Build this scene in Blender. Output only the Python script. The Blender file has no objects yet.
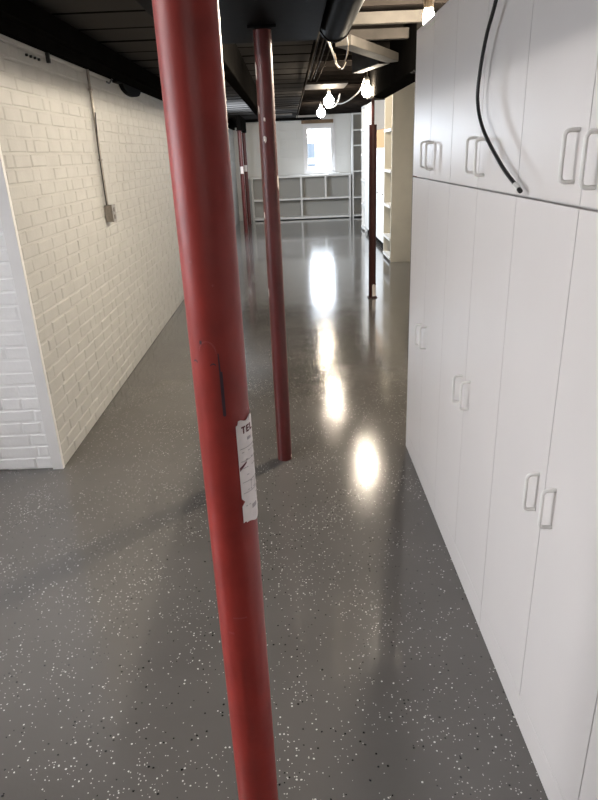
import bpy, bmesh, math, random
from mathutils import Vector, Matrix

random.seed(7)
SC = bpy.context.scene
COL = SC.collection

# ------------------------------------------------------------------ camera
cam_d = bpy.data.cameras.new('camera')
cam = bpy.data.objects.new('camera', cam_d)
COL.objects.link(cam)
SC.camera = cam
cam_d.sensor_fit = 'VERTICAL'
cam_d.sensor_height = 24.0
cam_d.lens = 621.0 / 800.0 * 24.0
cam_d.clip_start = 0.02
RX = Vector((0.99909305, -0.0164569821, -0.0392714546))
DN = Vector((-0.0425734171, -0.369534053, -0.928241395))
FW = Vector((0.000763912247, 0.929071446, -0.369899534))
m = Matrix.Identity(4)
for i in range(3):
    m[i][0] = RX[i]; m[i][1] = -DN[i]; m[i][2] = -FW[i]
m[2][3] = 1.55
cam.matrix_world = m

# ------------------------------------------------------------------ world, daylight, exposure
SC.view_settings.view_transform = 'Standard'
SC.view_settings.look = 'None'
SC.view_settings.gamma = 1.0
SC.view_settings.use_curve_mapping = False
SC.view_settings.exposure = -0.12
w = bpy.data.worlds.new('overcast_sky')
SC.world = w
w.use_nodes = True
bg = w.node_tree.nodes['Background']
bg.inputs['Color'].default_value = (0.86, 0.93, 1.0, 1)
bg.inputs['Strength'].default_value = 5.0


def window_light(name, loc, direction, sx, sy, power, color):
    l = bpy.data.lights.new(name, 'AREA')
    l.shape = 'RECTANGLE'; l.size = sx; l.size_y = sy
    l.energy = power; l.color = color
    o = bpy.data.objects.new(name, l)
    COL.objects.link(o)
    o.location = loc
    o.rotation_euler = Vector(direction).to_track_quat('-Z', 'Y').to_euler()
    return o

COOL = (0.80, 0.89, 1.0)
window_light('daylight_far_window', (0.77, 16.27, 1.6), (0, -1, -0.25), 0.55, 0.9, 26, COOL)
window_light('added_brick_daylight', (-1.36, 11.4, 1.72), (1, 0, -0.3), 1.5, 0.6, 210, COOL)  # area light of the added brick-wall window, brightens the far end
P_LAMP, P_B1, P_B2, P_B3 = 155, 65, 48, 46
P_TUBE_LEFT, P_TUBE_REAR = 112, 22
nl = window_light('added_near_daylight', (-3.48, 1.0, 1.5), (1, 0.12, -0.33), 2.4, 1.0, 20, (0.92, 0.95, 1.0))  # area light of the unseen left window, added to brighten the cabinet fronts
nl.data.spread = math.radians(80)
TUBE = (1.0, 0.975, 0.96)
WARM = (1.0, 0.86, 0.68)


# ------------------------------------------------------------------ materials
def new_mat(name):
    mt = bpy.data.materials.new(name)
    mt.use_nodes = True
    nt = mt.node_tree
    return mt, nt, nt.nodes['Principled BSDF']


def mat(name, col, rough=0.5, metal=0.0, spec=0.5, var=0.0, scale=8.0, bump=0.0, bscale=60.0, emit=None, estr=0.0):
    mt, nt, b = new_mat(name)
    b.inputs['Base Color'].default_value = (*col, 1)
    b.inputs['Roughness'].default_value = rough
    b.inputs['Metallic'].default_value = metal
    b.inputs['Specular IOR Level'].default_value = spec
    tc = nt.nodes.new('ShaderNodeTexCoord')
    if var > 0:
        n = nt.nodes.new('ShaderNodeTexNoise'); n.inputs['Scale'].default_value = scale
        n.inputs['Detail'].default_value = 5
        nt.links.new(tc.outputs['Object'], n.inputs['Vector'])
        r = nt.nodes.new('ShaderNodeMapRange')
        r.inputs['From Min'].default_value = 0.3; r.inputs['From Max'].default_value = 0.7
        r.inputs['To Min'].default_value = 1 - var; r.inputs['To Max'].default_value = 1 + var
        nt.links.new(n.outputs['Fac'], r.inputs['Value'])
        mx = nt.nodes.new('ShaderNodeMix'); mx.data_type = 'RGBA'; mx.blend_type = 'MULTIPLY'
        mx.inputs['Factor'].default_value = 1
        mx.inputs['A'].default_value = (*col, 1)
        nt.links.new(r.outputs['Result'], mx.inputs['B'])
        nt.links.new(mx.outputs['Result'], b.inputs['Base Color'])
    if bump > 0:
        n = nt.nodes.new('ShaderNodeTexNoise'); n.inputs['Scale'].default_value = bscale
        n.inputs['Detail'].default_value = 4
        nt.links.new(tc.outputs['Object'], n.inputs['Vector'])
        bp = nt.nodes.new('ShaderNodeBump'); bp.inputs['Strength'].default_value = 0.6
        bp.inputs['Distance'].default_value = bump
        nt.links.new(n.outputs['Fac'], bp.inputs['Height'])
        nt.links.new(bp.outputs['Normal'], b.inputs['Normal'])
    if emit:
        b.inputs['Emission Color'].default_value = (*emit, 1)
        b.inputs['Emission Strength'].default_value = estr
    return mt


def floor_material():
    mt, nt, b = new_mat('grey_flake_epoxy')
    N = nt.nodes.new; L = nt.links.new
    tc = N('ShaderNodeTexCoord')
    big = N('ShaderNodeTexNoise'); big.inputs['Scale'].default_value = 1.3; big.inputs['Detail'].default_value = 6
    L(tc.outputs['Object'], big.inputs['Vector'])
    cr = N('ShaderNodeValToRGB')
    cr.color_ramp.elements[0].position = 0.32; cr.color_ramp.elements[0].color = (0.097, 0.090, 0.084, 1)
    cr.color_ramp.elements[1].position = 0.68; cr.color_ramp.elements[1].color = (0.128, 0.119, 0.111, 1)
    L(big.outputs['Fac'], cr.inputs['Fac'])
    dens = N('ShaderNodeTexNoise'); dens.inputs['Scale'].default_value = 3.2; dens.inputs['Detail'].default_value = 3
    L(tc.outputs['Object'], dens.inputs['Vector'])
    cur = cr.outputs['Color']
    # sprinkled paint flakes: white, then black
    for scale, rad, keep, colr, off, use_d in ((85, 0.21, 0.955, (0.62, 0.60, 0.57), 0.0, True),
                                               (150, 0.28, 0.965, (0.50, 0.48, 0.45), 7.0, True),
                                               (75, 0.22, 0.95, (0.012, 0.012, 0.014), 3.0, False)):
        mp = N('ShaderNodeMapping'); mp.inputs['Location'].default_value = (off, off * 0.7, 0)
        L(tc.outputs['Object'], mp.inputs['Vector'])
        v = N('ShaderNodeTexVoronoi'); v.voronoi_dimensions = '2D'; v.inputs['Scale'].default_value = scale
        L(mp.outputs['Vector'], v.inputs['Vector'])
        lt = N('ShaderNodeMath'); lt.operation = 'LESS_THAN'; sp = N('ShaderNodeSeparateColor'); L(v.outputs['Color'], sp.inputs['Color'])
        rr = N('ShaderNodeMapRange'); L(sp.outputs['Green'], rr.inputs['Value'])
        rr.inputs['To Min'].default_value = rad * 0.5; rr.inputs['To Max'].default_value = rad * 1.2
        wob = N('ShaderNodeTexNoise'); wob.inputs['Scale'].default_value = 420; wob.inputs['Detail'].default_value = 1
        L(tc.outputs['Object'], wob.inputs['Vector'])
        wm = N('ShaderNodeMath'); wm.operation = 'MULTIPLY_ADD'; wm.inputs[1].default_value = 0.28; wm.inputs[2].default_value = -0.14
        L(wob.outputs['Fac'], wm.inputs[0])
        wa = N('ShaderNodeMath'); wa.operation = 'ADD'; L(wm.outputs[0], wa.inputs[0]); L(v.outputs['Distance'], wa.inputs[1])
        L(rr.outputs['Result'], lt.inputs[1])
        L(wa.outputs[0], lt.inputs[0])
        gt = N('ShaderNodeMath'); gt.operation = 'GREATER_THAN'
        L(sp.outputs['Red'], gt.inputs[0])
        if use_d:
            mr = N('ShaderNodeMapRange')
            mr.inputs['From Min'].default_value = 0.38; mr.inputs['From Max'].default_value = 0.66
            mr.inputs['To Min'].default_value = min(0.99, 0.995); mr.inputs['To Max'].default_value = keep - 0.06
            L(dens.outputs['Fac'], mr.inputs['Value']); L(mr.outputs['Result'], gt.inputs[1])
        else:
            gt.inputs[1].default_value = keep
        ml = N('ShaderNodeMath'); ml.operation = 'MULTIPLY'
        L(lt.outputs[0], ml.inputs[0]); L(gt.outputs[0], ml.inputs[1])
        mx = N('ShaderNodeMix'); mx.data_type = 'RGBA'
        L(ml.outputs[0], mx.inputs['Factor']); L(cur, mx.inputs['A']); mx.inputs['B'].default_value = (*colr, 1)
        cur = mx.outputs['Result']
    L(cur, b.inputs['Base Color'])
    rn = N('ShaderNodeMapRange'); rn.inputs['To Min'].default_value = 0.10; rn.inputs['To Max'].default_value = 0.16
    L(big.outputs['Fac'], rn.inputs['Value']); L(rn.outputs['Result'], b.inputs['Roughness'])
    b.inputs['Specular IOR Level'].default_value = 0.5
    b.inputs['Coat Weight'].default_value = 0.5; b.inputs['Coat Roughness'].default_value = 0.07
    f1 = N('ShaderNodeTexNoise'); f1.inputs['Scale'].default_value = 90; f1.inputs['Detail'].default_value = 3
    L(tc.outputs['Object'], f1.inputs['Vector'])
    b1 = N('ShaderNodeBump'); b1.inputs['Strength'].default_value = 0.24; b1.inputs['Distance'].default_value = 0.0022
    L(f1.outputs['Fac'], b1.inputs['Height'])
    f2 = N('ShaderNodeTexNoise'); f2.inputs['Scale'].default_value = 3.0; f2.inputs['Detail'].default_value = 2
    L(tc.outputs['Object'], f2.inputs['Vector'])
    b2 = N('ShaderNodeBump'); b2.inputs['Strength'].default_value = 0.15; b2.inputs['Distance'].default_value = 0.012
    L(f2.outputs['Fac'], b2.inputs['Height']); L(b1.outputs['Normal'], b2.inputs['Normal'])
    L(b2.outputs['Normal'], b.inputs['Normal'])
    return mt


def block_wall_material():
    mt, nt, b = new_mat('white_painted_block')
    N = nt.nodes.new; L = nt.links.new
    tc = N('ShaderNodeTexCoord')
    mp = N('ShaderNodeMapping'); mp.inputs['Rotation'].default_value = (math.radians(90), 0, 0)
    L(tc.outputs['Object'], mp.inputs['Vector'])
    br = N('ShaderNodeTexBrick'); br.inputs['Scale'].default_value = 1.0
    br.inputs['Brick Width'].default_value = 0.42; br.inputs['Row Height'].default_value = 0.205
    br.inputs['Mortar Size'].default_value = 0.008
    L(mp.outputs['Vector'], br.inputs['Vector'])
    bp = N('ShaderNodeBump'); bp.inputs['Strength'].default_value = 0.5; bp.inputs['Distance'].default_value = 0.006
    bp.invert = True
    L(br.outputs['Fac'], bp.inputs['Height']); L(bp.outputs['Normal'], b.inputs['Normal'])
    b.inputs['Base Color'].default_value = (0.74, 0.73, 0.70, 1)
    b.inputs['Roughness'].default_value = 0.6
    return mt


def glass_material():
    mt = bpy.data.materials.new('window_glass'); mt.use_nodes = True
    nt = mt.node_tree; nt.nodes.clear()
    out = nt.nodes.new('ShaderNodeOutputMaterial'); mix = nt.nodes.new('ShaderNodeMixShader')
    tr = nt.nodes.new('ShaderNodeBsdfTransparent'); gl = nt.nodes.new('ShaderNodeBsdfGlossy')
    gl.inputs['Roughness'].default_value = 0.02
    fr = nt.nodes.new('ShaderNodeFresnel'); fr.inputs['IOR'].default_value = 1.45
    nt.links.new(fr.outputs[0], mix.inputs[0]); nt.links.new(tr.outputs[0], mix.inputs[1])
    nt.links.new(gl.outputs[0], mix.inputs[2]); nt.links.new(mix.outputs[0], out.inputs['Surface'])
    return mt


M = dict(
    floor=floor_material(), block=block_wall_material(), glass=glass_material(),
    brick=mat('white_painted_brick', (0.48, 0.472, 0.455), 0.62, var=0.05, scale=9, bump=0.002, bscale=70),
    brick_lit=mat('lit_white_painted_brick', (0.86, 0.845, 0.845), 0.6, var=0.04, scale=9, bump=0.002, bscale=70),  # same white brick, lightened to carry the cool light on the return wall
    trim=mat('white_trim_paint', (0.80, 0.78, 0.775), 0.5, var=0.03),
    wallp=mat('white_wall_paint', (0.72, 0.71, 0.69), 0.6, var=0.03),
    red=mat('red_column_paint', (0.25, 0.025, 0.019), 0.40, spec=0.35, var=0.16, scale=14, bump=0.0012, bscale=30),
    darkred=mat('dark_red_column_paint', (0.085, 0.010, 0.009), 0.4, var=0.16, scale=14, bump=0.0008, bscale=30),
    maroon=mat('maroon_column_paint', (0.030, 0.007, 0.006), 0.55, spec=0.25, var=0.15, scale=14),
    mela=mat('white_melamine', (0.66, 0.622, 0.607), 0.36, spec=0.5, var=0.015, scale=3),
    carc=mat('melamine_carcass', (0.62, 0.60, 0.58), 0.45),
    edge=mat('brown_chipboard_edge', (0.16, 0.07, 0.045), 0.6),
    handle=mat('white_plastic_handle', (0.74, 0.72, 0.69), 0.3),
    shelf=mat('white_shelf_paint', (0.82, 0.81, 0.785), 0.45, var=0.02),
    cream=mat('cream_shelf_paint', (0.74, 0.69, 0.58), 0.5, var=0.03),
    back=mat('grey_back_panel', (0.37, 0.36, 0.335), 0.6),
    black=mat('black_ceiling_paint', (0.008, 0.0075, 0.007), 0.8, spec=0.0, var=0.2, scale=5),
    duct=mat('black_painted_duct', (0.006, 0.0056, 0.0056), 0.5, spec=0.006, bump=0.001, bscale=12),
    joist=mat('dark_painted_joist', (0.016, 0.0135, 0.012), 0.8, spec=0.0, var=0.3, scale=6),
    panel=mat('charcoal_ceiling_panel', (0.066, 0.062, 0.059), 0.7, spec=0.0, var=0.04, scale=4),
    plank=mat('grey_wood_plank', (0.06, 0.054, 0.048), 0.7, spec=0.1, var=0.2, scale=7),
    dplank=mat('dark_wood_plank', (0.028, 0.024, 0.021), 0.7, spec=0.1, var=0.25, scale=7),
    lintel=mat('brown_wood_lintel', (0.20, 0.12, 0.06), 0.6, var=0.2),
    steel=mat('galvanised_steel', (0.32, 0.29, 0.26), 0.4, metal=0.7, var=0.2, scale=40),
    chrome=mat('bright_metal', (0.75, 0.74, 0.72), 0.3, metal=0.3),
    rubber=mat('black_rubber', (0.010, 0.010, 0.010), 0.4),
    wwire=mat('white_wire', (0.68, 0.64, 0.56), 0.45),
    dull=mat('dull_grey_wire', (0.09, 0.08, 0.07), 0.8, spec=0.0),
    socket=mat('white_porcelain', (0.78, 0.76, 0.72), 0.25),
    dsocket=mat('brown_lamp_socket', (0.10, 0.075, 0.05), 0.4),
    label=mat('white_paper_label', (0.78, 0.72, 0.70), 0.55, var=0.04, scale=90),
    ink=mat('dark_red_ink', (0.12, 0.03, 0.035), 0.6),
    inkg=mat('grey_ink', (0.42, 0.37, 0.37), 0.6),
    scuff=mat('dark_scuff', (0.035, 0.014, 0.026), 0.5),
    fade=mat('faded_red_paint', (0.30, 0.05, 0.048), 0.6),
    chip=mat('pale_paint_chip', (0.72, 0.62, 0.56), 0.6),
    plaster=mat('pale_plaster', (0.62, 0.55, 0.52), 0.7, var=0.1, scale=60),
    card=mat('brown_cardboard', (0.42, 0.23, 0.09), 0.7, var=0.06),
    siding=mat('white_house_siding', (0.80, 0.80, 0.80), 0.6),
    gpane=mat('grey_house_window', (0.16, 0.20, 0.25), 0.3),
    snow=mat('pale_ground', (0.6, 0.6, 0.6), 0.8),
)


def bulb_mat(name, power, r, color):
    L = power / (4 * math.pi ** 2 * r * r)
    return mat(name, (0.8, 0.8, 0.8), 0.3, emit=color, estr=L)


# ------------------------------------------------------------------ mesh helpers
def obj(name, bm, material, parent=None, smooth=False, bevel=0.0, segs=2):
    if bevel > 0:
        bmesh.ops.bevel(bm, geom=list(bm.edges), offset=bevel, segments=segs, affect='EDGES', profile=0.6)
    bmesh.ops.recalc_face_normals(bm, faces=list(bm.faces))
    me = bpy.data.meshes.new(name)
    if smooth:
        for f in bm.faces: f.smooth = True
    bm.to_mesh(me); bm.free()
    for mm in (material if isinstance(material, (list, tuple)) else [material]):
        me.materials.append(mm)
    if smooth:
        try: me.set_sharp_from_angle(angle=math.radians(40))
        except Exception: pass
    o = bpy.data.objects.new(name, me)
    COL.objects.link(o)
    if parent is not None:
        o.parent = parent
        o.matrix_parent_inverse = Matrix.Translation(-parent.location)   # meshes are written in room coordinates
    return o


def tag(o, label, cat, group=None):
    o['label'] = label; o['category'] = cat
    if group: o['group'] = group
    return o


def thing(name, label, cat, loc, group=None):
    o = bpy.data.objects.new(name, None)
    o.empty_display_size = 0.05
    COL.objects.link(o); o.location = loc
    return tag(o, label, cat, group)


def struct(name, bm, material, **k):
    o = obj(name, bm, material, **k)
    if o.parent is None: o['kind'] = 'structure'
    return o


def box(bm, x0, x1, y0, y1, z0, z1):
    vs = [bm.verts.new(p) for p in ((x0, y0, z0), (x1, y0, z0), (x1, y1, z0), (x0, y1, z0),
                                    (x0, y0, z1), (x1, y0, z1), (x1, y1, z1), (x0, y1, z1))]
    for f in ((3, 2, 1, 0), (4, 5, 6, 7), (0, 1, 5, 4), (1, 2, 6, 5), (2, 3, 7, 6), (3, 0, 4, 7)):
        bm.faces.new([vs[i] for i in f])
    return bm


def B(*a):
    return box(bmesh.new(), *a)


def cyl(bm, c, r0, r1, z0, z1, n=40):
    a = [bm.verts.new((c[0] + r0 * math.cos(2 * math.pi * i / n), c[1] + r0 * math.sin(2 * math.pi * i / n), z0)) for i in range(n)]
    b = [bm.verts.new((c[0] + r1 * math.cos(2 * math.pi * i / n), c[1] + r1 * math.sin(2 * math.pi * i / n), z1)) for i in range(n)]
    for i in range(n):
        bm.faces.new((a[i], a[(i + 1) % n], b[(i + 1) % n], b[i]))
    bm.faces.new(a[::-1]); bm.faces.new(b)
    return bm


def lathe(bm, c, prof, n=28):
    rings = []
    for r, z in prof:
        if r < 1e-5:
            rings.append([bm.verts.new((c[0], c[1], z))])
        else:
            rings.append([bm.verts.new((c[0] + r * math.cos(2 * math.pi * i / n), c[1] + r * math.sin(2 * math.pi * i / n), z)) for i in range(n)])
    for a, b in zip(rings, rings[1:]):
        for i in range(n):
            j = (i + 1) % n
            if len(a) == 1 and len(b) == 1: continue
            if len(a) == 1: bm.faces.new((a[0], b[j], b[i]))
            elif len(b) == 1: bm.faces.new((a[i], a[j], b[0]))
            else: bm.faces.new((a[i], a[j], b[j], b[i]))
    return bm


def smooth_path(pts, k=6):
    P = [Vector(p) for p in pts]
    out = []
    for i in range(len(P) - 1):
        p0 = P[max(i - 1, 0)]; p1 = P[i]; p2 = P[i + 1]; p3 = P[min(i + 2, len(P) - 1)]
        for s in range(k):
            t = s / k
            out.append(0.5 * ((2 * p1) + (p2 - p0) * t + (2 * p0 - 5 * p1 + 4 * p2 - p3) * t * t + (3 * p1 - p0 - 3 * p2 + p3) * t ** 3))
    out.append(P[-1])
    return out


def tube(bm, pts, r, n=10):
    P = [Vector(p) for p in pts]
    t = (P[1] - P[0]).normalized()
    u = t.orthogonal().normalized()
    rings = []
    for i, p in enumerate(P):
        if i == 0: tn = P[1] - P[0]
        elif i == len(P) - 1: tn = P[-1] - P[-2]
        else: tn = (P[i + 1] - P[i]).normalized() + (P[i] - P[i - 1]).normalized()
        tn.normalize()
        u = (u - tn * u.dot(tn)).normalized()
        v = tn.cross(u)
        rings.append([bm.verts.new(p + r * (math.cos(2 * math.pi * j / n) * u + math.sin(2 * math.pi * j / n) * v)) for j in range(n)])
    for a, b in zip(rings, rings[1:]):
        for j in range(n):
            bm.faces.new((a[j], a[(j + 1) % n], b[(j + 1) % n], b[j]))
    bm.faces.new(rings[0][::-1]); bm.faces.new(rings[-1])
    return bm


def prism(bm, poly, axis, a0, a1):
    """poly in the two other axes, extruded along axis ('x','y','z')."""
    def P(p, a):
        if axis == 'x': return (a, p[0], p[1])
        if axis == 'y': return (p[0], a, p[1])
        return (p[0], p[1], a)
    A = [bm.verts.new(P(p, a0)) for p in poly]; Bv = [bm.verts.new(P(p, a1)) for p in poly]
    n = len(poly)
    for i in range(n):
        bm.faces.new((A[i], A[(i + 1) % n], Bv[(i + 1) % n], Bv[i]))
    bm.faces.new(A[::-1]); bm.faces.new(Bv)
    return bm


def bricks(bm, origin, u, nrm, length, height, holes=(), seed=1, row=0.0695, bw=0.205, mort=0.009, out=0.0045):
    """Rows of slightly uneven painted brick faces standing a little proud of the wall."""
    rnd = random.Random(seed)
    O = Vector(origin); U = Vector(u); Nn = Vector(nrm); Z = Vector((0, 0, 1))
    rows = int(height / row)
    for r in range(rows):
        z0 = r * row + mort * 0.5; z1 = (r + 1) * row - mort * 0.5
        s = -bw * (0.5 if r % 2 else 0.0) + rnd.uniform(-0.02, 0.02)
        while s < length:
            wdt = bw * rnd.choice((1, 1, 1, 1, 1, 0.5)) * rnd.uniform(0.96, 1.04)
            a = max(s, 0.0) + mort * 0.22; b = min(s + wdt, length) - mort * 0.22
            s += wdt
            if b - a < 0.02: continue
            if any(a < h[1] and b > h[0] and z0 < h[3] and z1 > h[2] for h in holes): continue
            dz = rnd.uniform(-0.0015, 0.0015)
            e = out * rnd.uniform(0.55, 1.25)
            c = 0.005
            base = [O + U * a + Z * (z0 + dz), O + U * b + Z * (z0 + dz), O + U * b + Z * (z1 + dz), O + U * a + Z * (z1 + dz)]
            top = []
            for (su, sz), p in zip(((1, 1), (-1, 1), (-1, -1), (1, -1)), base):
                top.append(p + U * (2.0 * c * su + rnd.uniform(-.0015, .0015)) + Z * (c * sz + rnd.uniform(-.0015, .0015)) + Nn * (e + rnd.uniform(-0.0015, 0.0015)))
            vb = [bm.verts.new(p) for p in base]; vt = [bm.verts.new(p) for p in top]
            for i in range(4):
                bm.faces.new((vb[i], vb[(i + 1) % 4], vt[(i + 1) % 4], vt[i]))
            bm.faces.new(vt)
    return bm


def copy_thing(src, loc, label, group=None):
    c = src.copy(); COL.objects.link(c); c.location = loc; c['label'] = label
    if group: c['group'] = group
    for ch in list(src.children):
        k = ch.copy(); COL.objects.link(k); k.parent = c
        for g in list(ch.children):
            q = g.copy(); COL.objects.link(q); q.parent = k
    return c


# ------------------------------------------------------------------ room shell
CEIL = 2.56
YF, YB = 16.32, -2.6
XL, XW, XR = -3.5, -1.3, 2.1
struct('floor', B(XL - 0.2, XR + 0.2, YB - 0.2, YF + 0.2, -0.15, 0.0), M['floor'])
ceiling = struct('ceiling', B(XL - 0.2, XR + 0.2, YB - 0.2, YF + 0.2, CEIL, CEIL + 0.12), M['black'])

# brick wall of the corridor, with an unseen window added far down it for cool light
bm = bmesh.new()
WY0, WY1, WZ0, WZ1 = 10.6, 12.2, 1.40, 2.05
for a in ((XW - 0.3, XW, 3.05, WY0, 0, CEIL), (XW - 0.3, XW, WY1, YF, 0, CEIL),
          (XW - 0.3, XW, WY0, WY1, 0, WZ0), (XW - 0.3, XW, WY0, WY1, WZ1, CEIL)):
    box(bm, *a)
bricks(bm, (XW, 3.05, 0.0), (0, 1, 0), (1, 0, 0), YF - 3.05, 2.30, holes=((WY0 - 3.05, WY1 - 3.05, WZ0, WZ1),), seed=3)
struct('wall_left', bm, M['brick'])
bm = B(XL, XW - 0.3, 3.05, 3.35, 0, CEIL)
box(bm, XW - 0.3, XW - 0.053, 3.045, 3.05, 0, CEIL)
bricks(bm, (XL, 3.045, 0.0), (1, 0, 0), (0, -1, 0), XW - 0.055 - XL, 2.5, seed=5)
struct('wall_left_return', bm, M['brick_lit'])
struct('trim_1', B(XW - 0.052, XW + 0.006, 3.024, 3.05, 0, CEIL), M['trim'], bevel=0.003)

# outer walls
NY0, NY1, NZ0, NZ1 = -0.3, 2.3, 0.95, 2.05
bm = bmesh.new()
for a in ((XL - 0.2, XL, YB, NY0, 0, CEIL), (XL - 0.2, XL, NY1, 3.35, 0, CEIL),
          (XL - 0.2, XL, NY0, NY1, 0, NZ0), (XL - 0.2, XL, NY0, NY1, NZ1, CEIL)):
    box(bm, *a)
struct('wall_outer_left', bm, M['wallp'])
struct('wall_back', B(XL - 0.2, XR + 0.2, YB - 0.2, YB, 0, CEIL), M['wallp'])
struct('wall_right', B(XR, XR + 0.2, YB, YF, 0, CEIL), M['wallp'])
# far wall with its window opening
FX0, FX1, FZ0, FZ1 = 0.45, 1.09, 1.09, 2.10
bm = bmesh.new()
for a in ((XW, FX0, YF, YF + 0.2, 0, CEIL), (FX1, XR, YF, YF + 0.2, 0, CEIL),
          (FX0, FX1, YF, YF + 0.2, 0, FZ0), (FX0, FX1, YF, YF + 0.2, FZ1, CEIL)):
    box(bm, *a)
struct('wall_far', bm, M['block'])


def frame_xz(bm, x0, x1, z0, z1, y0, y1, t):
    box(bm, x0, x0 + t, y0, y1, z0, z1); box(bm, x1 - t, x1, y0, y1, z0, z1)
    box(bm, x0 + t, x1 - t, y0, y1, z0, z0 + t); box(bm, x0 + t, x1 - t, y0, y1, z1 - t, z1)


def frame_yz(bm, y0, y1, z0, z1, x0, x1, t):
    box(bm, x0, x1, y0, y0 + t, z0, z1); box(bm, x0, x1, y1 - t, y1, z0, z1)
    box(bm, x0, x1, y0 + t, y1 - t, z0, z0 + t); box(bm, x0, x1, y0 + t, y1 - t, z1 - t, z1)


bm = bmesh.new(); frame_xz(bm, FX0, FX1, FZ0, FZ1, YF + 0.06, YF + 0.12, 0.03)
win = struct('window_1', bm, M['trim'])
obj('pane', B(FX0 + 0.03, FX1 - 0.03, YF + 0.085, YF + 0.091, FZ0 + 0.03, FZ1 - 0.03), M['glass'], win)
bm = bmesh.new(); frame_xz(bm, FX0 - 0.07, FX1 + 0.07, FZ0 - 0.03, FZ1 + 0.06, YF - 0.018, YF - 0.001, 0.07)
obj('casing', bm, M['trim'], win)
obj('lintel', B(FX0 - 0.10, FX1 + 0.04, YF - 0.022, YF - 0.001, 2.185, 2.265), M['lintel'], win)
bm = bmesh.new(); frame_yz(bm, WY0, WY1, WZ0, WZ1, XW - 0.22, XW - 0.16, 0.035)
box(bm, XW - 0.22, XW - 0.16, 11.38, 11.42, WZ0 + 0.035, WZ1 - 0.035)
win = struct('added_window_2', bm, M['trim'])  # unseen window, added as a source of cool light
obj('pane', B(XW - 0.195, XW - 0.189, WY0 + 0.035, WY1 - 0.035, WZ0 + 0.035, WZ1 - 0.035), M['glass'], win)

bm = bmesh.new(); frame_yz(bm, NY0, NY1, NZ0, NZ1, XL - 0.16, XL - 0.10, 0.05)
box(bm, XL - 0.16, XL - 0.10, 0.97, 1.03, NZ0 + 0.05, NZ1 - 0.05)
win = struct('added_window_3', bm, M['trim'])  # unseen window, added for low sideways light onto the cabinets
obj('pane', B(XL - 0.135, XL - 0.129, NY0 + 0.05, NY1 - 0.05, NZ0 + 0.05, NZ1 - 0.05), M['glass'], win)
# ledge along the head of the brick wall
struct('trim_2', prism(bmesh.new(), [(XW + 0.008, 2.20), (XW + 0.008, 2.108), (XW + 0.05, 2.108), (XW + 0.05, 2.165), (XW + 0.10, 2.165), (XW + 0.10, 2.27), (XW + 0.008, 2.27)], 'y', 3.05, YF), M['black'])
# low charcoal ceiling boards on the left of the corridor (parts of the ceiling)
PZ = 2.30
y = 3.46; k = 0
while y < YF - 0.05:
    y1 = min(y + 0.46, YF - 0.01)
    dz = random.uniform(-0.004, 0.004)
    obj('ceiling_board', B(XW + 0.01, 0.22, y + 0.012, y1 - 0.012, PZ + dz, PZ + 0.03 + dz), M['panel'], ceiling, bevel=0.003, segs=1)
    obj('dark_seam', B(XW + 0.01, 0.22, y1 - 0.012, y1 + 0.011, PZ - 0.0045, PZ + 0.005), M['black'], ceiling)  # black strip added to draw the dark gap between boards
    y += 0.46
obj('ceiling_board', B(XW + 0.12, -0.52, 3.06, 3.455, PZ, PZ + 0.03), M['panel'], ceiling, bevel=0.003, segs=1)
# joists over the right of the corridor
y = 3.62
while y < YF - 0.1:
    obj('joist', B(0.24, XR - 0.01, y, y + 0.04, 2.37, CEIL - 0.002), M['joist'], ceiling)
    y += 0.406

# ------------------------------------------------------------------ overhead ducts and beams
tag(obj('boxed_duct', B(-0.50, 0.165, YB + 0.05, 3.44, 2.052, 2.40), M['duct'], bevel=0.008),
    'wide black boxed duct overhead resting on the two nearest red columns', 'duct')
poly = [(0.172, 2.40), (0.172, 2.10)]
for i in range(0, 9):
    a = math.pi + math.pi * i / 8
    poly.append((0.25 + 0.076 * math.cos(a), 2.115 + 0.076 * math.sin(a)))
poly.append((0.326, 2.40))
t = thing('round_duct', 'black round-bottomed duct overhead beside the wide boxed duct', 'duct', (0.25, 0.5, 2.04))
obj('duct_body', prism(bmesh.new(), poly, 'y', YB + 0.05, 3.40), M['duct'], t, smooth=True)
rim = [(0.25 + (p[0] - 0.25) * 1.04, p[1] - 0.004 if p[1] < 2.3 else p[1]) for p in poly]
obj('end_flange', prism(bmesh.new(), rim, 'y', 3.40, 3.425), M['duct'], t)
tag(obj('support_beam', B(0.875, 1.035, 4.65, 7.15, 2.035, 2.365), M['black'], bevel=0.006),
    'long black beam overhead on the right carried by the slim dark red column', 'beam')
tag(obj('pipe_chase', B(-0.42, -0.335, 3.47, 12.4, 2.045, 2.290), M['black'], bevel=0.01),
    'narrow black beam under the left ceiling boards running away from the camera', 'beam')
tag(obj('cross_beam', B(-1.18, 0.80, 15.5, 15.68, 2.24, 2.290), M['black'], bevel=0.006),
    'black beam across the ceiling close to the far white wall', 'beam')
tag(obj('ceiling_header', B(-1.01, -0.93, 13.62, 15.48, 2.021, 2.289), M['black'], bevel=0.006),
    'short dark header over the two thin red columns by the far left wall', 'beam')
tag(obj('ceiling_vent', B(-0.30, 0.12, 13.7, 14.1, 2.265, 2.290), M['plank'], bevel=0.005),
    'small pale rectangular panel on the dark ceiling left of the hanging bulbs', 'vent')

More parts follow.
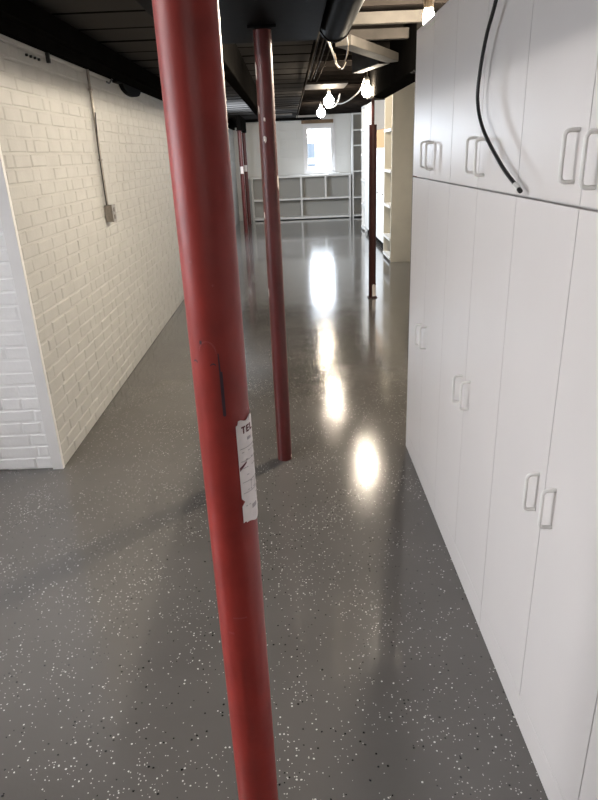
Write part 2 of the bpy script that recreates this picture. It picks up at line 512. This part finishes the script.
# planks and braces near the lamp above the cabinets
tag(obj('ceiling_plank', B(0.40, 0.92, 4.58, 4.63, 2.298, 2.366), M['plank'], bevel=0.004),
    'pale wooden crosspiece lit by the lamp above the far cabinet', 'plank')
tag(obj('ceiling_plank', B(0.35, 0.84, 4.74, 4.80, 2.232, 2.296), M['dplank'], bevel=0.004),
    'grey wooden crosspiece directly below and behind the pale lit crosspiece', 'plank')
a = Vector((0.38, 4.50)); b = Vector((0.84, 5.42)); d = (b - a).normalized(); n = Vector((-d.y, d.x)) * 0.055
tag(obj('diagonal_brace', prism(bmesh.new(), [tuple(a + n), tuple(a - n), tuple(b - n), tuple(b + n)], 'z', 2.170, 2.228), M['plank'], bevel=0.004),
    'grey wooden board slanting diagonally below the two ceiling crosspieces', 'plank')
a = Vector((0.82, 5.75)); b = Vector((0.66, 6.35)); d = (b - a).normalized(); n = Vector((-d.y, d.x)) * 0.05
tag(obj('blocking_board', prism(bmesh.new(), [tuple(a + n), tuple(a - n), tuple(b - n), tuple(b + n)], 'z', 2.20, 2.36), M['dplank'], bevel=0.004),
    'short rough wooden block against the black beam just behind the diagonal board', 'plank')
tag(obj('lamp_board', B(0.725, 1.60, 3.84, 4.02, 2.325, 2.368), M['trim'], bevel=0.004),
    'white painted board on the ceiling joists that holds the lamp over the cabinets', 'plank')
tag(obj('ceiling_plank', B(0.26, 0.80, 8.75, 9.45, 2.34, 2.368), M['dplank'], bevel=0.004),
    'wide brown ceiling plank lit from below between the hanging bulbs', 'plank')


# ------------------------------------------------------------------ columns
def column_patch(c, r, th0, th1, z0, z1, outline=None, n=14, lift=0.0012, thick=0.0006):
    """A thin patch that follows the round of a column; angle 0 faces the -y side, positive to +x."""
    bm = bmesh.new()
    def P(s, t, e):
        th = math.radians(th0 + (th1 - th0) * s)
        return (c[0] + (r + e) * math.sin(th), c[1] - (r + e) * math.cos(th), z0 + (z1 - z0) * t)
    lo = outline[0] if outline else (lambda s: 0.0)
    hi = outline[1] if outline else (lambda s: 1.0)
    g = {}
    for i in range(n + 1):
        s = i / n
        for j in range(2):
            t = (lo(s), hi(s))[j]
            for e in range(2):
                g[i, j, e] = bm.verts.new(P(s, t, lift + thick * e))
    for i in range(n):
        bm.faces.new((g[i, 0, 1], g[i + 1, 0, 1], g[i + 1, 1, 1], g[i, 1, 1]))
        bm.faces.new((g[i, 0, 0], g[i, 1, 0], g[i + 1, 1, 0], g[i + 1, 0, 0]))
        bm.faces.new((g[i, 0, 0], g[i + 1, 0, 0], g[i + 1, 0, 1], g[i, 0, 1]))
        bm.faces.new((g[i, 1, 0], g[i, 1, 1], g[i + 1, 1, 1], g[i + 1, 1, 0]))
    bm.faces.new((g[0, 0, 0], g[0, 0, 1], g[0, 1, 1], g[0, 1, 0]))
    bm.faces.new((g[n, 0, 0], g[n, 1, 0], g[n, 1, 1], g[n, 0, 1]))
    return bm


def column(c, r, top, m, label, plate=True, thin_from=None, group=None):
    t = thing('support_column', label, 'column', (c[0], c[1], 0), group)
    zt = thin_from if thin_from else top - 0.012
    bm = cyl(bmesh.new(), c, r, r, 0.008 if plate else 0.0, zt, 56)
    for e in bm.edges: pass
    obj('tube', bm, m, t, smooth=True)
    if thin_from:
        obj('adjusting_screw', cyl(bmesh.new(), c, r * 0.42, r * 0.42, zt + 0.0005, top - 0.012, 20), m, t, smooth=True)
    obj('cap_plate', B(c[0] - 0.06, c[0] + 0.06, c[1] - 0.06, c[1] + 0.06, top - 0.0115, top - 0.001), M['duct'], t)
    if plate:
        obj('base_plate', B(c[0] - r - 0.012, c[0] + r + 0.012, c[1] - r - 0.012, c[1] + r + 0.012, 0.0005, 0.0075), m, t)
    return t


C1 = (-0.110, 0.832); R1 = 0.0378
col1 = column(C1, R1, 2.052, M['red'], 'thick bright red steel column in the foreground with a torn white label', plate=False)
# torn paper label, its printing, and the scuffs on the nearest column
def lab_lo(s):
    v = 0.0 + 0.018 * math.sin(9 * s)
    if s < 0.10: v += 0.02
    if s > 0.75: v += 0.05 * (s - 0.75) / 0.25 + 0.012 * math.sin(40 * s)
    return v
def lab_hi(s):
    return 1.0 - 0.02 * (1 - s) + 0.012 * math.sin(14 * s) - (0.03 if s < 0.06 else 0)
L0, L1, LZ0, LZ1 = 31.0, 112.0, 1.034, 1.204
lab = obj('label', column_patch(C1, R1, L0, L1, LZ0, LZ1, (lab_lo, lab_hi), n=40), M['label'], col1)
lab['label'] = 'torn white paper label'
def on_label(name, th0, th1, z0, z1, m=None, **k):
    return obj(name, column_patch(C1, R1, th0, th1, z0, z1, lift=0.0022, thick=0.0003, n=8, **k), m or M['inkg'], lab)
bm = bmesh.new()
def ink_rect(bm, th0, th1, z0, z1):
    src = column_patch(C1, R1, th0, th1, z0, z1, lift=0.0022, thick=0.0003, n=6)
    me = bpy.data.meshes.new('tmp'); src.to_mesh(me); src.free(); bm.from_mesh(me); bpy.data.meshes.remove(me)
# the letters TEL
zt, zb = 1.1925, 1.1815
ink_rect(bm, 43, 54, zt - 0.0022, zt); ink_rect(bm, 47, 50.2, zb, zt - 0.0022)
ink_rect(bm, 57, 60.5, zb, zt); ink_rect(bm, 60.5, 67, zt - 0.0022, zt); ink_rect(bm, 60.5, 66, (zt + zb) / 2 - .001, (zt + zb) / 2 + .001); ink_rect(bm, 60.5, 67, zb, zb + 0.0022)
ink_rect(bm, 70, 74, zb, zt); ink_rect(bm, 74, 82, zb, zb + 0.0022)
obj('lettering', bm, M['ink'], lab)
bm = bmesh.new()
ink_rect(bm, 58, 72, 1.169, 1.1735)
for z in (1.1580, 1.1380, 1.1040, 1.0860):
    ink_rect(bm, 36, 104, z, z + 0.0009)
for q in range(9):
    z = 1.1520 - q * 0.0125
    for th in range(40, 100, 9):
        if random.random() < 0.45: ink_rect(bm, th, th + random.uniform(3, 8), z, z + 0.0011)
ink_rect(bm, 58, 76, 1.0555, 1.0625)
ink_rect(bm, 60, 60.7, 1.086, 1.104); ink_rect(bm, 75, 75.7, 1.086, 1.104)
obj('fine_print', bm, M['inkg'], lab)
bm = column_patch(C1, R1, L0 + 1, 50, 1.122, 1.137, (lambda s: 0.15 + 0.7 * s, lambda s: 0.55 + 0.45 * s), n=8, lift=0.0022, thick=0.0003)
obj('torn_spot', bm, M['ink'], lab)
bm = column_patch(C1, R1, L0 - 1.5, L0 + 7, 1.066, 1.080, (lambda s: 0.5 * s, lambda s: 1 - 0.5 * s), n=8, lift=0.0022, thick=0.0003)
obj('torn_spot', bm, M['red'], lab)
sc = obj('scuff', column_patch(C1, R1, 7, 13.5, 1.213, 1.305, (lambda s: 0.05 * abs(s - .5), lambda s: 0.72 + 0.28 * (1 if s < .4 else 0)), n=6, lift=0.0003, thick=0.0003), M['scuff'], col1)
sc['label'] = 'dark vertical scuff'
for (a0, a1, z) in ((-52, -40, 1.289), (-10, 2, 1.286)):
    obj('scuff', column_patch(C1, R1, a0, a1, z, z + 0.006, (lambda s: 0.3 + 0.4 * math.sin(3 * s), lambda s: 0.55 + 0.45 * math.sin(3 * s)), n=8, lift=0.0003, thick=0.0003), M['scuff'], col1)
obj('scuff', column_patch(C1, R1, -29, -24, 1.318, 1.323, n=4, lift=0.0003, thick=0.0003), M['scuff'], col1)
bm = bmesh.new()
for i in range(16):
    a = math.radians(20 + i * 10); b = math.radians(20 + (i + 1) * 10)
    th = lambda q: -14 - 19 * math.cos(q)
    z = lambda q: 1.302 + 0.020 * math.sin(q)
    t0, t1 = sorted((th(a), th(b)))
    src = column_patch(C1, R1, t0, t1, min(z(a), z(b)) - 0.0003, max(z(a), z(b)) + 0.0006, lift=0.0003, thick=0.0002, n=2)
    me = bpy.data.meshes.new('tmp'); src.to_mesh(me); src.free(); bm.from_mesh(me); bpy.data.meshes.remove(me)
obj('patched_hole_outline', bm, M['fade'], col1)
for (a0, a1, z0, z1) in ((8, 11, 1.395, 1.3975), (-35, -28, 1.425, 1.428), (-30, -15, 0.83, 0.834), (-14, 20, 0.862, 0.8645), (-60, -50, 0.842, 0.85)):
    obj('paint_chip', column_patch(C1, R1, a0, a1, z0, z1, lift=0.0003, thick=0.0002, n=5), M['fade'], col1)

C2 = (-0.088, 3.044); R2 = 0.0385
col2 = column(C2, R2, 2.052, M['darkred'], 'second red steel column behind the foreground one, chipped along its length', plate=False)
for (a0, a1, z0, z1) in ((-28, -8, 1.60, 1.625), (-20, -8, 1.685, 1.70), (-75, -55, 1.86, 1.92), (-62, -50, 1.72, 1.75),
                         (60, 85, 1.40, 1.46), (-70, -60, 0.9, 0.94), (62, 80, 0.012, 0.03), (-70, -55, 1.27, 1.30)):
    obj('paint_chip', column_patch(C2, R2, a0, a1, z0, z1, (lambda s: 0.2 * math.sin(7 * s), lambda s: 1 - 0.4 * abs(s - .4)), n=8, lift=0.0004, thick=0.0004), M['chip'], col2)
C3 = (0.880, 6.93); R3 = 0.040
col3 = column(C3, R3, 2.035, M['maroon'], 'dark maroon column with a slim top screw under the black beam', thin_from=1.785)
pl = obj('bare_patch', column_patch(C3, R3, -5, 70, 0.012, 0.155, (lambda s: 0.05, lambda s: 0.93 + 0.07 * math.sin(5 * s)), n=10), M['plaster'], col3)
pl['label'] = 'bare pale patch at the foot'
column((0.93, 4.74), 0.040, 2.035, M['maroon'], 'dark red column mostly hidden behind the far end of the white cabinets', plate=False)
CA = (-0.965, 13.68); CB = (-0.985, 15.30)
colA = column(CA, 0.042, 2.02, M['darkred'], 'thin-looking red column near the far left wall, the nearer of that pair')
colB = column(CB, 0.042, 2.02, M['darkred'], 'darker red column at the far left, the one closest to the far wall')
for cc, cl in ((CA, colA), (CB, colB)):
    s = obj('sticker', column_patch(cc, 0.042, -50, 45, 1.19, 1.33, n=10), M['label'], cl)
    s['label'] = 'small white sticker'


# ------------------------------------------------------------------ cabinets along the right
XC = 0.59; DOOR = 0.018; DEP = 0.60


def handle_bm(y, zc, out=0.030, hh=0.05, r=0.0048):
    x = XC
    pts = [(x - 0.0005, y, zc - hh), (x - out + 0.010, y, zc - hh), (x - out + 0.003, y, zc - hh + 0.003), (x - out, y, zc - hh + 0.010),
           (x - out, y, zc + hh - 0.010), (x - out + 0.003, y, zc + hh - 0.003), (x - out + 0.010, y, zc + hh), (x - 0.0005, y, zc + hh)]
    return tube(bmesh.new(), pts, r, 10)


def cabinet(name, y0, y1, ym, z0, z1, door_z0, hz, label, cat, group):
    t = thing(name, label, cat, (XC + DEP / 2, (y0 + y1) / 2, z0), group)
    xb = XC + DEP
    bm = bmesh.new()
    ca = 0.0012
    xf = XC + DOOR + 0.001
    box(bm, xf, xb, y0 + ca, y0 + 0.018, z0, z1)
    box(bm, xf, xb, y1 - 0.018, y1 - ca, z0, z1)
    box(bm, xf, xb, y0 + 0.018, y1 - 0.018, z1 - 0.018, z1)
    box(bm, xf, xb, y0 + 0.018, y1 - 0.018, door_z0, door_z0 + 0.018)
    box(bm, xb - 0.008, xb, y0 + 0.018, y1 - 0.018, door_z0 + 0.018, z1 - 0.018)
    if door_z0 > z0 + 0.02:
        box(bm, xf, xf + 0.018, y0 + 0.018, y1 - 0.018, z0, door_z0)
    obj('body', bm, M['carc'], t)
    if door_z0 > z0 + 0.02:
        obj('plinth', B(XC, XC + DOOR, y0 + ca, y1 - ca, z0 + 0.0005, door_z0 - 0.0012), M['mela'], t, bevel=0.0008, segs=1)
    for a, b, s in ((y0, ym, -1), (ym, y1, 1)):
        dr = obj('door', B(XC, XC + DOOR, a + 0.0014, b - 0.0014, door_z0 + 0.001, z1 - 0.002), M['mela'], t, bevel=0.0012, segs=2)
        obj('handle', handle_bm(ym - 0.010 + s * 0.050, hz + (0.012 if hz < 1 and s < 0 else 0) - (0.006 if hz > 1 and s < 0 else 0)), M['handle'], dr, smooth=True)
    return t


units = ((2.410, 3.135, 2.770), (1.690, 2.410, 2.050), (0.955, 1.690, 1.315), (0.220, 0.955, 0.590), (-0.5, 0.22, -0.14))
low_lab = ('tall white lower cabinet at the far end of the right-hand row',
           'tall white lower cabinet, second from the far end of the row',
           'tall white lower cabinet below the hanging black cable, its handles lowest in view',
           'tall white lower cabinet at the bottom right corner of the photo')
up_lab = ('white upper cabinet at the far end, beside the lamp',
          'white upper cabinet that the black cable hangs across',
          'white upper cabinet at the right edge with the largest pair of handles',
          'white upper cabinet nearest the camera, beyond the right edge')
for i, (y0, y1, ym) in enumerate(units[:4]):
    cabinet('base_cabinet', y0, y1, ym, 0.0, 1.4225, 0.095, 0.735, low_lab[i], 'cabinet', 'white lower cabinets along the right')
    if i < 3:
        cabinet('wall_cabinet', y0, y1, ym, 1.4255, 2.03, 1.4255, 1.521, up_lab[i], 'cabinet', 'white upper cabinets along the right')

# black cable hanging over the cabinet fronts
pts = [(0.86, 1.80, 2.047), (0.70, 1.82, 2.050), (0.60, 1.84, 2.044), (0.563, 1.86, 1.985), (0.56, 1.885, 1.90), (0.56, 1.95, 1.83), (0.56, 1.992, 1.75), (0.56, 2.0, 1.67),
       (0.56, 1.925, 1.59), (0.562, 1.75, 1.50), (0.566, 1.64, 1.455)]
t = thing('power_cable', 'black cable hanging in a curve down the white upper cabinets', 'cable', (0.56, 1.9, 2.05))
path = smooth_path(pts, 8)
obj('cord', tube(bmesh.new(), path, 0.0052, 12), M['rubber'], t, smooth=True)
e = path[-1]; d = (path[-1] - path[-3]).normalized()
f = obj('cable_clip', tube(bmesh.new(), [e + d * 0.001, e + d * 0.012, e + d * 0.030], 0.0066, 12), M['chrome'], t, smooth=True)
f['label'] = 'metal clip end'
obj('clip_tip', tube(bmesh.new(), [e + d * 0.0305, e + d * 0.042], 0.0058, 12), M['rubber'], f, smooth=True)


# ------------------------------------------------------------------ bulbs
def bulb_light(name, c, r, power, label, color, top, sock_m, drop=True):
    """A bare bulb hanging below its socket; c is the bulb centre, top the ceiling height it hangs from."""
    t = thing(name, label, 'lamp', (c[0], c[1], top), None)
    prof = [(0.0, c[2] - r)]
    for i in range(1, 12):
        a = -math.pi / 2 + math.pi * i / 14
        prof.append((r * math.cos(a), c[2] + r * math.sin(a)))
    prof += [(0.016, c[2] + r * 1.22), (0.0135, c[2] + r * 1.32)]
    prof.append((0.0, c[2] + r * 1.32))
    obj('bulb', lathe(bmesh.new(), c, prof), bulb_mat(name + '_glow', power, r, color), t, smooth=True)
    zs = c[2] + r * 1.325
    obj('socket', lathe(bmesh.new(), c, [(0, zs), (0.021, zs), (0.023, zs + 0.01), (0.023, zs + 0.045), (0.012, zs + 0.06), (0, zs + 0.06)]), sock_m, t, smooth=True)
    if drop and top - (zs + 0.061) > 0.01:
        obj('flex', tube(bmesh.new(), [(c[0], c[1], zs + 0.061), (c[0], c[1], top - 0.001)], 0.004, 8), M['wwire'], t, smooth=True)
    return t


K1 = (0.815, 6.878, 2.088); K2 = (0.590, 9.40, 2.185); K3 = (0.618, 12.166, 2.190)
bulb_light('hanging_bulb', K1, 0.054, P_B1, 'bare glowing bulb furthest right, beside the maroon column top', WARM, 2.37, M['socket'])
bulb_light('hanging_bulb', K2, 0.07, P_B2, 'bare glowing bulb in the middle of the three down the corridor', WARM, 2.339, M['socket'])
bulb_light('hanging_bulb', K3, 0.075, P_B3, 'bare glowing bulb furthest away, just above the far window', WARM, 2.37, M['socket'])
# lamp over the far cabinet
t = thing('ceiling_lamp', 'white bulb lamp on the ceiling board just above the far cabinet', 'lamp', (0.80, 3.92, 2.325))
obj('backplate', lathe(bmesh.new(), (0.80, 3.92), [(0, 2.324), (0.085, 2.324), (0.085, 2.316), (0.06, 2.306), (0, 2.306)]), M['socket'], t, smooth=True)
obj('socket', lathe(bmesh.new(), (0.80, 3.92), [(0, 2.305), (0.030, 2.305), (0.026, 2.25), (0, 2.25)]), M['dsocket'], t, smooth=True)
obj('bulb', lathe(bmesh.new(), (0.80, 3.92), [(0, 2.249), (0.022, 2.249), (0.028, 2.225), (0.028, 2.14), (0.020, 2.112), (0, 2.105)]),
    bulb_mat('lamp_glow', P_LAMP, 0.04, (1.0, 0.88, 0.70)), t, smooth=True)
# unseen tube lamps, assumed for the light from behind and left of the camera
def unseen_tube_lamp(c, length, power, top, along, label):
    t = thing('unseen_tube_lamp', label, 'lamp', (c[0], c[1], top))
    h = length / 2; w2 = 0.075
    bb = (lambda a, b, u0, u1, z0, z1: B(c[0] + a, c[0] + b, c[1] + u0, c[1] + u1, z0, z1)) if along == 'y' else (lambda a, b, u0, u1, z0, z1: B(c[0] + u0, c[0] + u1, c[1] + a, c[1] + b, z0, z1))
    obj('housing', bb(-w2, w2, -h, h, top - 0.045, top - 0.001), M['socket'], t, bevel=0.006)
    g = mat('tube_glow', (0.8, 0.8, 0.8), 0.4, emit=TUBE, estr=power / (math.pi * 2 * math.pi * 0.019 * (length - 0.12) * 2))
    for k in (-0.035, 0.035):
        d = Vector((1, 0, 0)) if along == 'x' else Vector((0, 1, 0))
        n = Vector((0, k, 0)) if along == 'x' else Vector((k, 0, 0))
        p = Vector((c[0], c[1], top - 0.085)) + n
        obj('tube', tube(bmesh.new(), [p - d * (h - 0.06), p + d * (h - 0.06)], 0.019, 14), g, t, smooth=True)
    for e in (-1, 1):
        u0, u1 = sorted((e * h, e * (h - 0.055)))
        obj('end_holder', bb(-0.06, 0.06, u0, u1, top - 0.11, top - 0.0455), M['socket'], t, bevel=0.004)
unseen_tube_lamp((-1.95, 0.9), 1.22, P_TUBE_LEFT, CEIL - 0.001, 'y', 'unseen tube lamp assumed on the ceiling left of the camera')
unseen_tube_lamp((0.25, -1.5), 1.22, P_TUBE_REAR, 2.03, 'x', 'unseen tube lamp assumed on the duct behind the camera')

# wires
def wire(name, pts, r, m, label, k=8):
    return tag(obj(name, tube(bmesh.new(), smooth_path(pts, k), r, 8), m, smooth=True), label, 'wire')
wire('electric_wire', [(0.790, 6.92, 2.21), (0.765, 7.1, 2.12), (0.68, 7.5, 2.055), (0.62, 8.2, 2.075), (0.58, 9.0, 2.20), (0.575, 9.33, 2.29)], 0.007, M['wwire'],
     'white cord drooping between the right and middle hanging bulbs')
wire('electric_wire', [(0.675, 12.1, 2.33), (0.72, 11.95, 2.262), (0.82, 11.6, 2.255), (0.84, 11.0, 2.30), (0.835, 10.6, 2.36)], 0.012, M['wwire'],
     'white cord drooping from the furthest hanging bulb towards the right')
wire('electric_wire', [(0.20, 3.50, 2.14), (0.25, 4.1, 2.17), (0.36, 5.0, 2.17), (0.42, 5.6, 2.19), (0.52, 6.3, 2.24), (0.60, 6.86, 2.35)], 0.008, M['wwire'],
     'pale cord slanting down from the black duct end towards the bulbs')
wire('ceiling_conduit', [(0.235, 3.48, 2.27), (0.236, 6.0, 2.272), (0.235, 10.0, 2.272), (0.235, 15.4, 2.272)], 0.006, M['dull'],
     'thin pale conduit along the right edge of the dark ceiling boards')
for i, (x0, z0, lb) in enumerate(((0.262, 2.35, 'thin dark wire in the ceiling bundle, closest to the pale conduit'),
                                  (0.292, 2.33, 'thin dark wire in the ceiling bundle, second from the pale conduit'),
                                  (0.326, 2.35, 'thin dark wire in the ceiling bundle, third from the pale conduit'),
                                  (0.362, 2.32, 'thin dark wire in the ceiling bundle, furthest from the pale conduit'))):
    wire('ceiling_wire', [(x0 - 0.02, 3.50, z0 - 0.06), (x0, 4.2, z0 - 0.03), (x0 + 0.01, 5.2, z0), (x0, 6.4, z0 - 0.04), (x0 + 0.012, 8.2, z0)], 0.006, M['dull' if i % 2 else 'duct'], lb)['group'] = 'ceiling wires'
wire('curled_wire', [(0.31, 3.46, 2.085), (0.355, 3.9, 2.09), (0.365, 4.1, 2.06), (0.35, 4.25, 2.02), (0.325, 4.3, 2.03), (0.31, 4.28, 2.10)], 0.0038, M['dsocket'],
     'pale wire curling below the end of the black round duct')
wire('window_cord', [(1.13, 16.292, 2.29), (1.13, 16.292, 2.05), (1.128, 16.292, 1.6), (1.13, 16.292, 1.12)], 0.010, M['trim'],
     'white cord running down the wall beside the far window')

# ------------------------------------------------------------------ things on the brick wall
XB = XW + 0.0085
t = thing('outlet_box', 'grey metal outlet box with its conduit on the white brick wall', 'outlet', (XB, 4.57, 1.15))
bx = obj('box', B(XB, XB + 0.050, 4.525, 4.605, 1.150, 1.262), M['steel'], t, bevel=0.004)
obj('cover_plate', B(XB + 0.0505, XB + 0.054, 4.520, 4.610, 1.146, 1.266), M['steel'], t, bevel=0.0015, segs=1)
bm = bmesh.new()
for z in (1.182, 1.230):
    box(bm, XB + 0.0542, XB + 0.0555, 4.548, 4.582, z - 0.014, z + 0.014)
obj('socket_face', bm, M['dsocket'], t)
obj('conduit', tube(bmesh.new(), [(XB + 0.012, 4.565, 1.263), (XB + 0.012, 4.565, 2.106)], 0.0095, 12), M['steel'], t, smooth=True)
obj('loose_wire', tube(bmesh.new(), smooth_path([(XB + 0.012, 4.545, 1.263), (XB + 0.02, 4.515, 1.40), (XB + 0.016, 4.535, 1.62), (XB + 0.026, 4.55, 1.85)], 6), 0.004, 8), M['rubber'], t, smooth=True)
for z in (1.55, 1.98):
    obj('strap', B(XB + 0.001, XB + 0.0245, 4.548, 4.582, z, z + 0.014), M['steel'], t, bevel=0.002)
t = thing('vent_cap', 'flat black half-round vent cap under the ceiling ledge on the brick wall', 'vent', (XB, 5.62, 2.06))
poly = [(5.20, 2.106), (5.22, 2.09)] + [(5.72 + 0.32 * math.cos(a), 2.104 + 0.07 * math.sin(a)) for a in [math.pi * (1.02 + 0.096 * i) for i in range(10)]] + [(6.05, 2.106)]
obj('cap', prism(bmesh.new(), poly, 'x', XB, XB + 0.035), M['duct'], t, bevel=0.004)
obj('hook', tube(bmesh.new(), smooth_path([(XB + 0.01, 5.19, 2.11), (XB + 0.02, 5.12, 2.10), (XB + 0.02, 5.05, 2.07), (XB + 0.015, 5.00, 2.075)], 5), 0.006, 8), M['rubber'], t, smooth=True)
tag(obj('wall_bracket', B(XB, XB + 0.02, 3.835, 3.855, 2.055, 2.106), M['rubber'], bevel=0.003), 'small black bracket under the ledge at the top left of the brick wall', 'bracket')
for yy, lb in ((3.555, 'leftmost of the small dark bolts high on the brick wall'), (3.61, 'second from left of the small dark bolts high on the brick wall'), (3.665, 'third from left of the small dark bolts high on the brick wall'), (3.72, 'rightmost of the small dark bolts, nearest the black bracket')):
    c = bmesh.new()
    prism(c, [(yy + 0.006 * math.cos(q * math.pi / 3), 2.058 + 0.007 * math.sin(q * math.pi / 3)) for q in range(6)], 'x', XB - 0.003, XB + 0.009)
    tag(obj('wall_bolt', c, M['rubber']), lb, 'bolt', 'bolts on the brick wall')


# ------------------------------------------------------------------ shelving at the far end
# low wide bookcase under the window
t = thing('low_bookcase', 'long low white bookcase with open bays under the far window', 'bookcase', (0.285, 16.15, 0))
bx0, bx1, by0, by1, bz = -0.935, 1.500, 16.0, 16.295, 1.03
T = 0.040
obj('top', B(bx0 - 0.01, bx1 + 0.01, by0 - 0.012, by1, bz - T, bz), M['shelf'], t, bevel=0.003)
for x in (bx0, bx1 - T):
    obj('side_panel', B(x, x + T, by0, by1, 0.0, bz - T - 0.0005), M['shelf'], t, bevel=0.002)
obj('bottom', B(bx0 + T, bx1 - T, by0, by1, 0.02, 0.02 + 0.05), M['shelf'], t, bevel=0.002)
obj('shelf', B(bx0 + T, bx1 - T, by0, by1 - 0.01, 0.467, 0.467 + T), M['shelf'], t, bevel=0.002)
for x, z0, z1 in ((0.268, 0.0705, 0.4665), (0.268, 0.5075, bz - T - 0.0005), (0.865, 0.5075, bz - T - 0.0005), (-0.335, 0.5075, bz - T - 0.0005)):
    obj('divider', B(x, x + T, by0, by1 - 0.01, z0, z1), M['shelf'], t, bevel=0.002)
obj('back_panel', B(bx0 + T, bx1 - T, by1 - 0.009, by1 - 0.001, 0.0705, bz - T - 0.0005), M['back'], t)
tag(obj('paper_stack', B(0.97, 1.22, 16.06, 16.24, bz + 0.0005, bz + 0.028), M['shelf'], bevel=0.003), 'small flat white stack lying on the low bookcase right of the window', 'paper')
tag(obj('flat_board', B(0.02, 0.30, 16.08, 16.24, bz + 0.0005, bz + 0.020), M['shelf'], bevel=0.003), 'small flat white board lying on the low bookcase left of the window', 'board')


def tall_bookcase(label, x0, x1, y0, y1, top, shelves, face, m, group=None, z0=0.0):
    """face '-y' opens to the camera, '-x' opens to the corridor."""
    t = thing('tall_bookcase', label, 'bookcase', ((x0 + x1) / 2, (y0 + y1) / 2, z0), group)
    T = 0.03
    if face == '-y':
        for x in (x0, x1 - T): obj('side_panel', B(x, x + T, y0, y1, z0, top), m, t, bevel=0.002)
        obj('back_panel', B(x0 + T, x1 - T, y1 - 0.01, y1, z0, top - T), M['back'], t)
        for z in shelves: obj('shelf', B(x0 + T, x1 - T, y0 + 0.003, y1 - 0.0105, z, z + T), M['shelf'], t, bevel=0.002)
        obj('top', B(x0 + T, x1 - T, y0, y1 - 0.0105, top - T, top), m, t, bevel=0.002)
    else:
        for yv in (y0, y1 - T): obj('side_panel', B(x0, x1, yv, yv + T, z0, top), m, t, bevel=0.002)
        obj('back_panel', B(x1 - 0.01, x1, y0 + T, y1 - T, z0, top - T), M['back'], t)
        for z in shelves: obj('shelf', B(x0 - 0.012, x1 - 0.0105, y0 + T, y1 - T, z, z + 0.036), M['shelf'], t, bevel=0.002)
        obj('top', B(x0, x1 - 0.0105, y0 + T, y1 - T, top - T, top), m, t, bevel=0.002)
    return t


tall_bookcase('tall narrow white bookcase against the far wall, right of the low one', 1.535, 1.90, 15.95, 16.29, 2.36, (0.03, 0.46, 1.06, 1.64, 1.98), '-y', M['shelf'])
tall_bookcase('tall white bookcase side-on beside the far wall, left of the maroon column', 1.50, 1.82, 13.02, 13.62, 2.34, (0.03, 0.49, 0.96, 1.44, 1.90), '-x', M['shelf'])
tall_bookcase('tall cream bookcase end panel right of the maroon column', 1.432, 1.76, 9.20, 9.93, 2.355, (0.03, 0.30, 0.755, 1.235, 1.775), '-x', M['cream'])


def side_cabinet(name, label, x0, y0, y1, top, ndoor, dark=0.09):
    t = thing(name, label, 'cabinet', (x0 + 0.25, (y0 + y1) / 2, 0))
    obj('body', B(x0 + 0.021, x0 + 0.5, y0, y1, dark, top), M['shelf'], t, bevel=0.002)
    obj('toe_kick', B(x0 + 0.05, x0 + 0.45, y0 + 0.01, y1 - 0.01, 0, dark - 0.0005), M['black'], t)
    wd = (y1 - y0) / ndoor
    for i in range(ndoor):
        d = obj('door', B(x0, x0 + 0.02, y0 + wd * i + 0.002, y0 + wd * (i + 1) - 0.002, dark + 0.005, top - 0.003), M['shelf'], t, bevel=0.002)
        obj('knob', tube(bmesh.new(), [(x0 - 0.0005, y0 + wd * i + 0.06, top * 0.55), (x0 - 0.02, y0 + wd * i + 0.06, top * 0.55)], 0.012, 10), M['steel'], d)
    return t


side_cabinet('tall_cupboard', 'tall white cupboard just left of the maroon column', 1.50, 11.75, 13.00, 2.33, 2)
side_cabinet('white_cabinet', 'lower white cabinet with doors just right of the maroon column', 1.515, 9.95, 11.73, 1.57, 3)
tag(obj('cardboard_box', B(1.522, 1.95, 10.0, 11.6, 1.5705, 1.85), M['card'], bevel=0.004), 'tan brown box on top of the lower white cabinet', 'box')
wire('hanging_wire', [(1.80, 9.98, 2.36), (1.60, 10.0, 2.15), (1.55, 10.02, 1.99), (1.56, 10.04, 1.88)], 0.007, M['rubber'], 'thin dark wire dangling above the tan box')

# ------------------------------------------------------------------ outdoors beyond the far window
struct('ground', B(-14, 16, 17.0, 34.0, 0.55, 0.75), M['snow'])
t = thing('neighbour_house', 'pale neighbouring house seen faintly through the far window', 'house', (1.0, 25.0, 0.75))
obj('house_wall', B(-4, 7, 25.0, 25.3, 0.75, 5.5), M['siding'], t)
hw = obj('house_window', B(0.55, 1.00, 24.95, 24.999, 1.35, 1.85), M['gpane'], t)
obj('window_sill', B(0.55, 1.00, 24.90, 24.949, 1.05, 1.13), M['gpane'], hw)
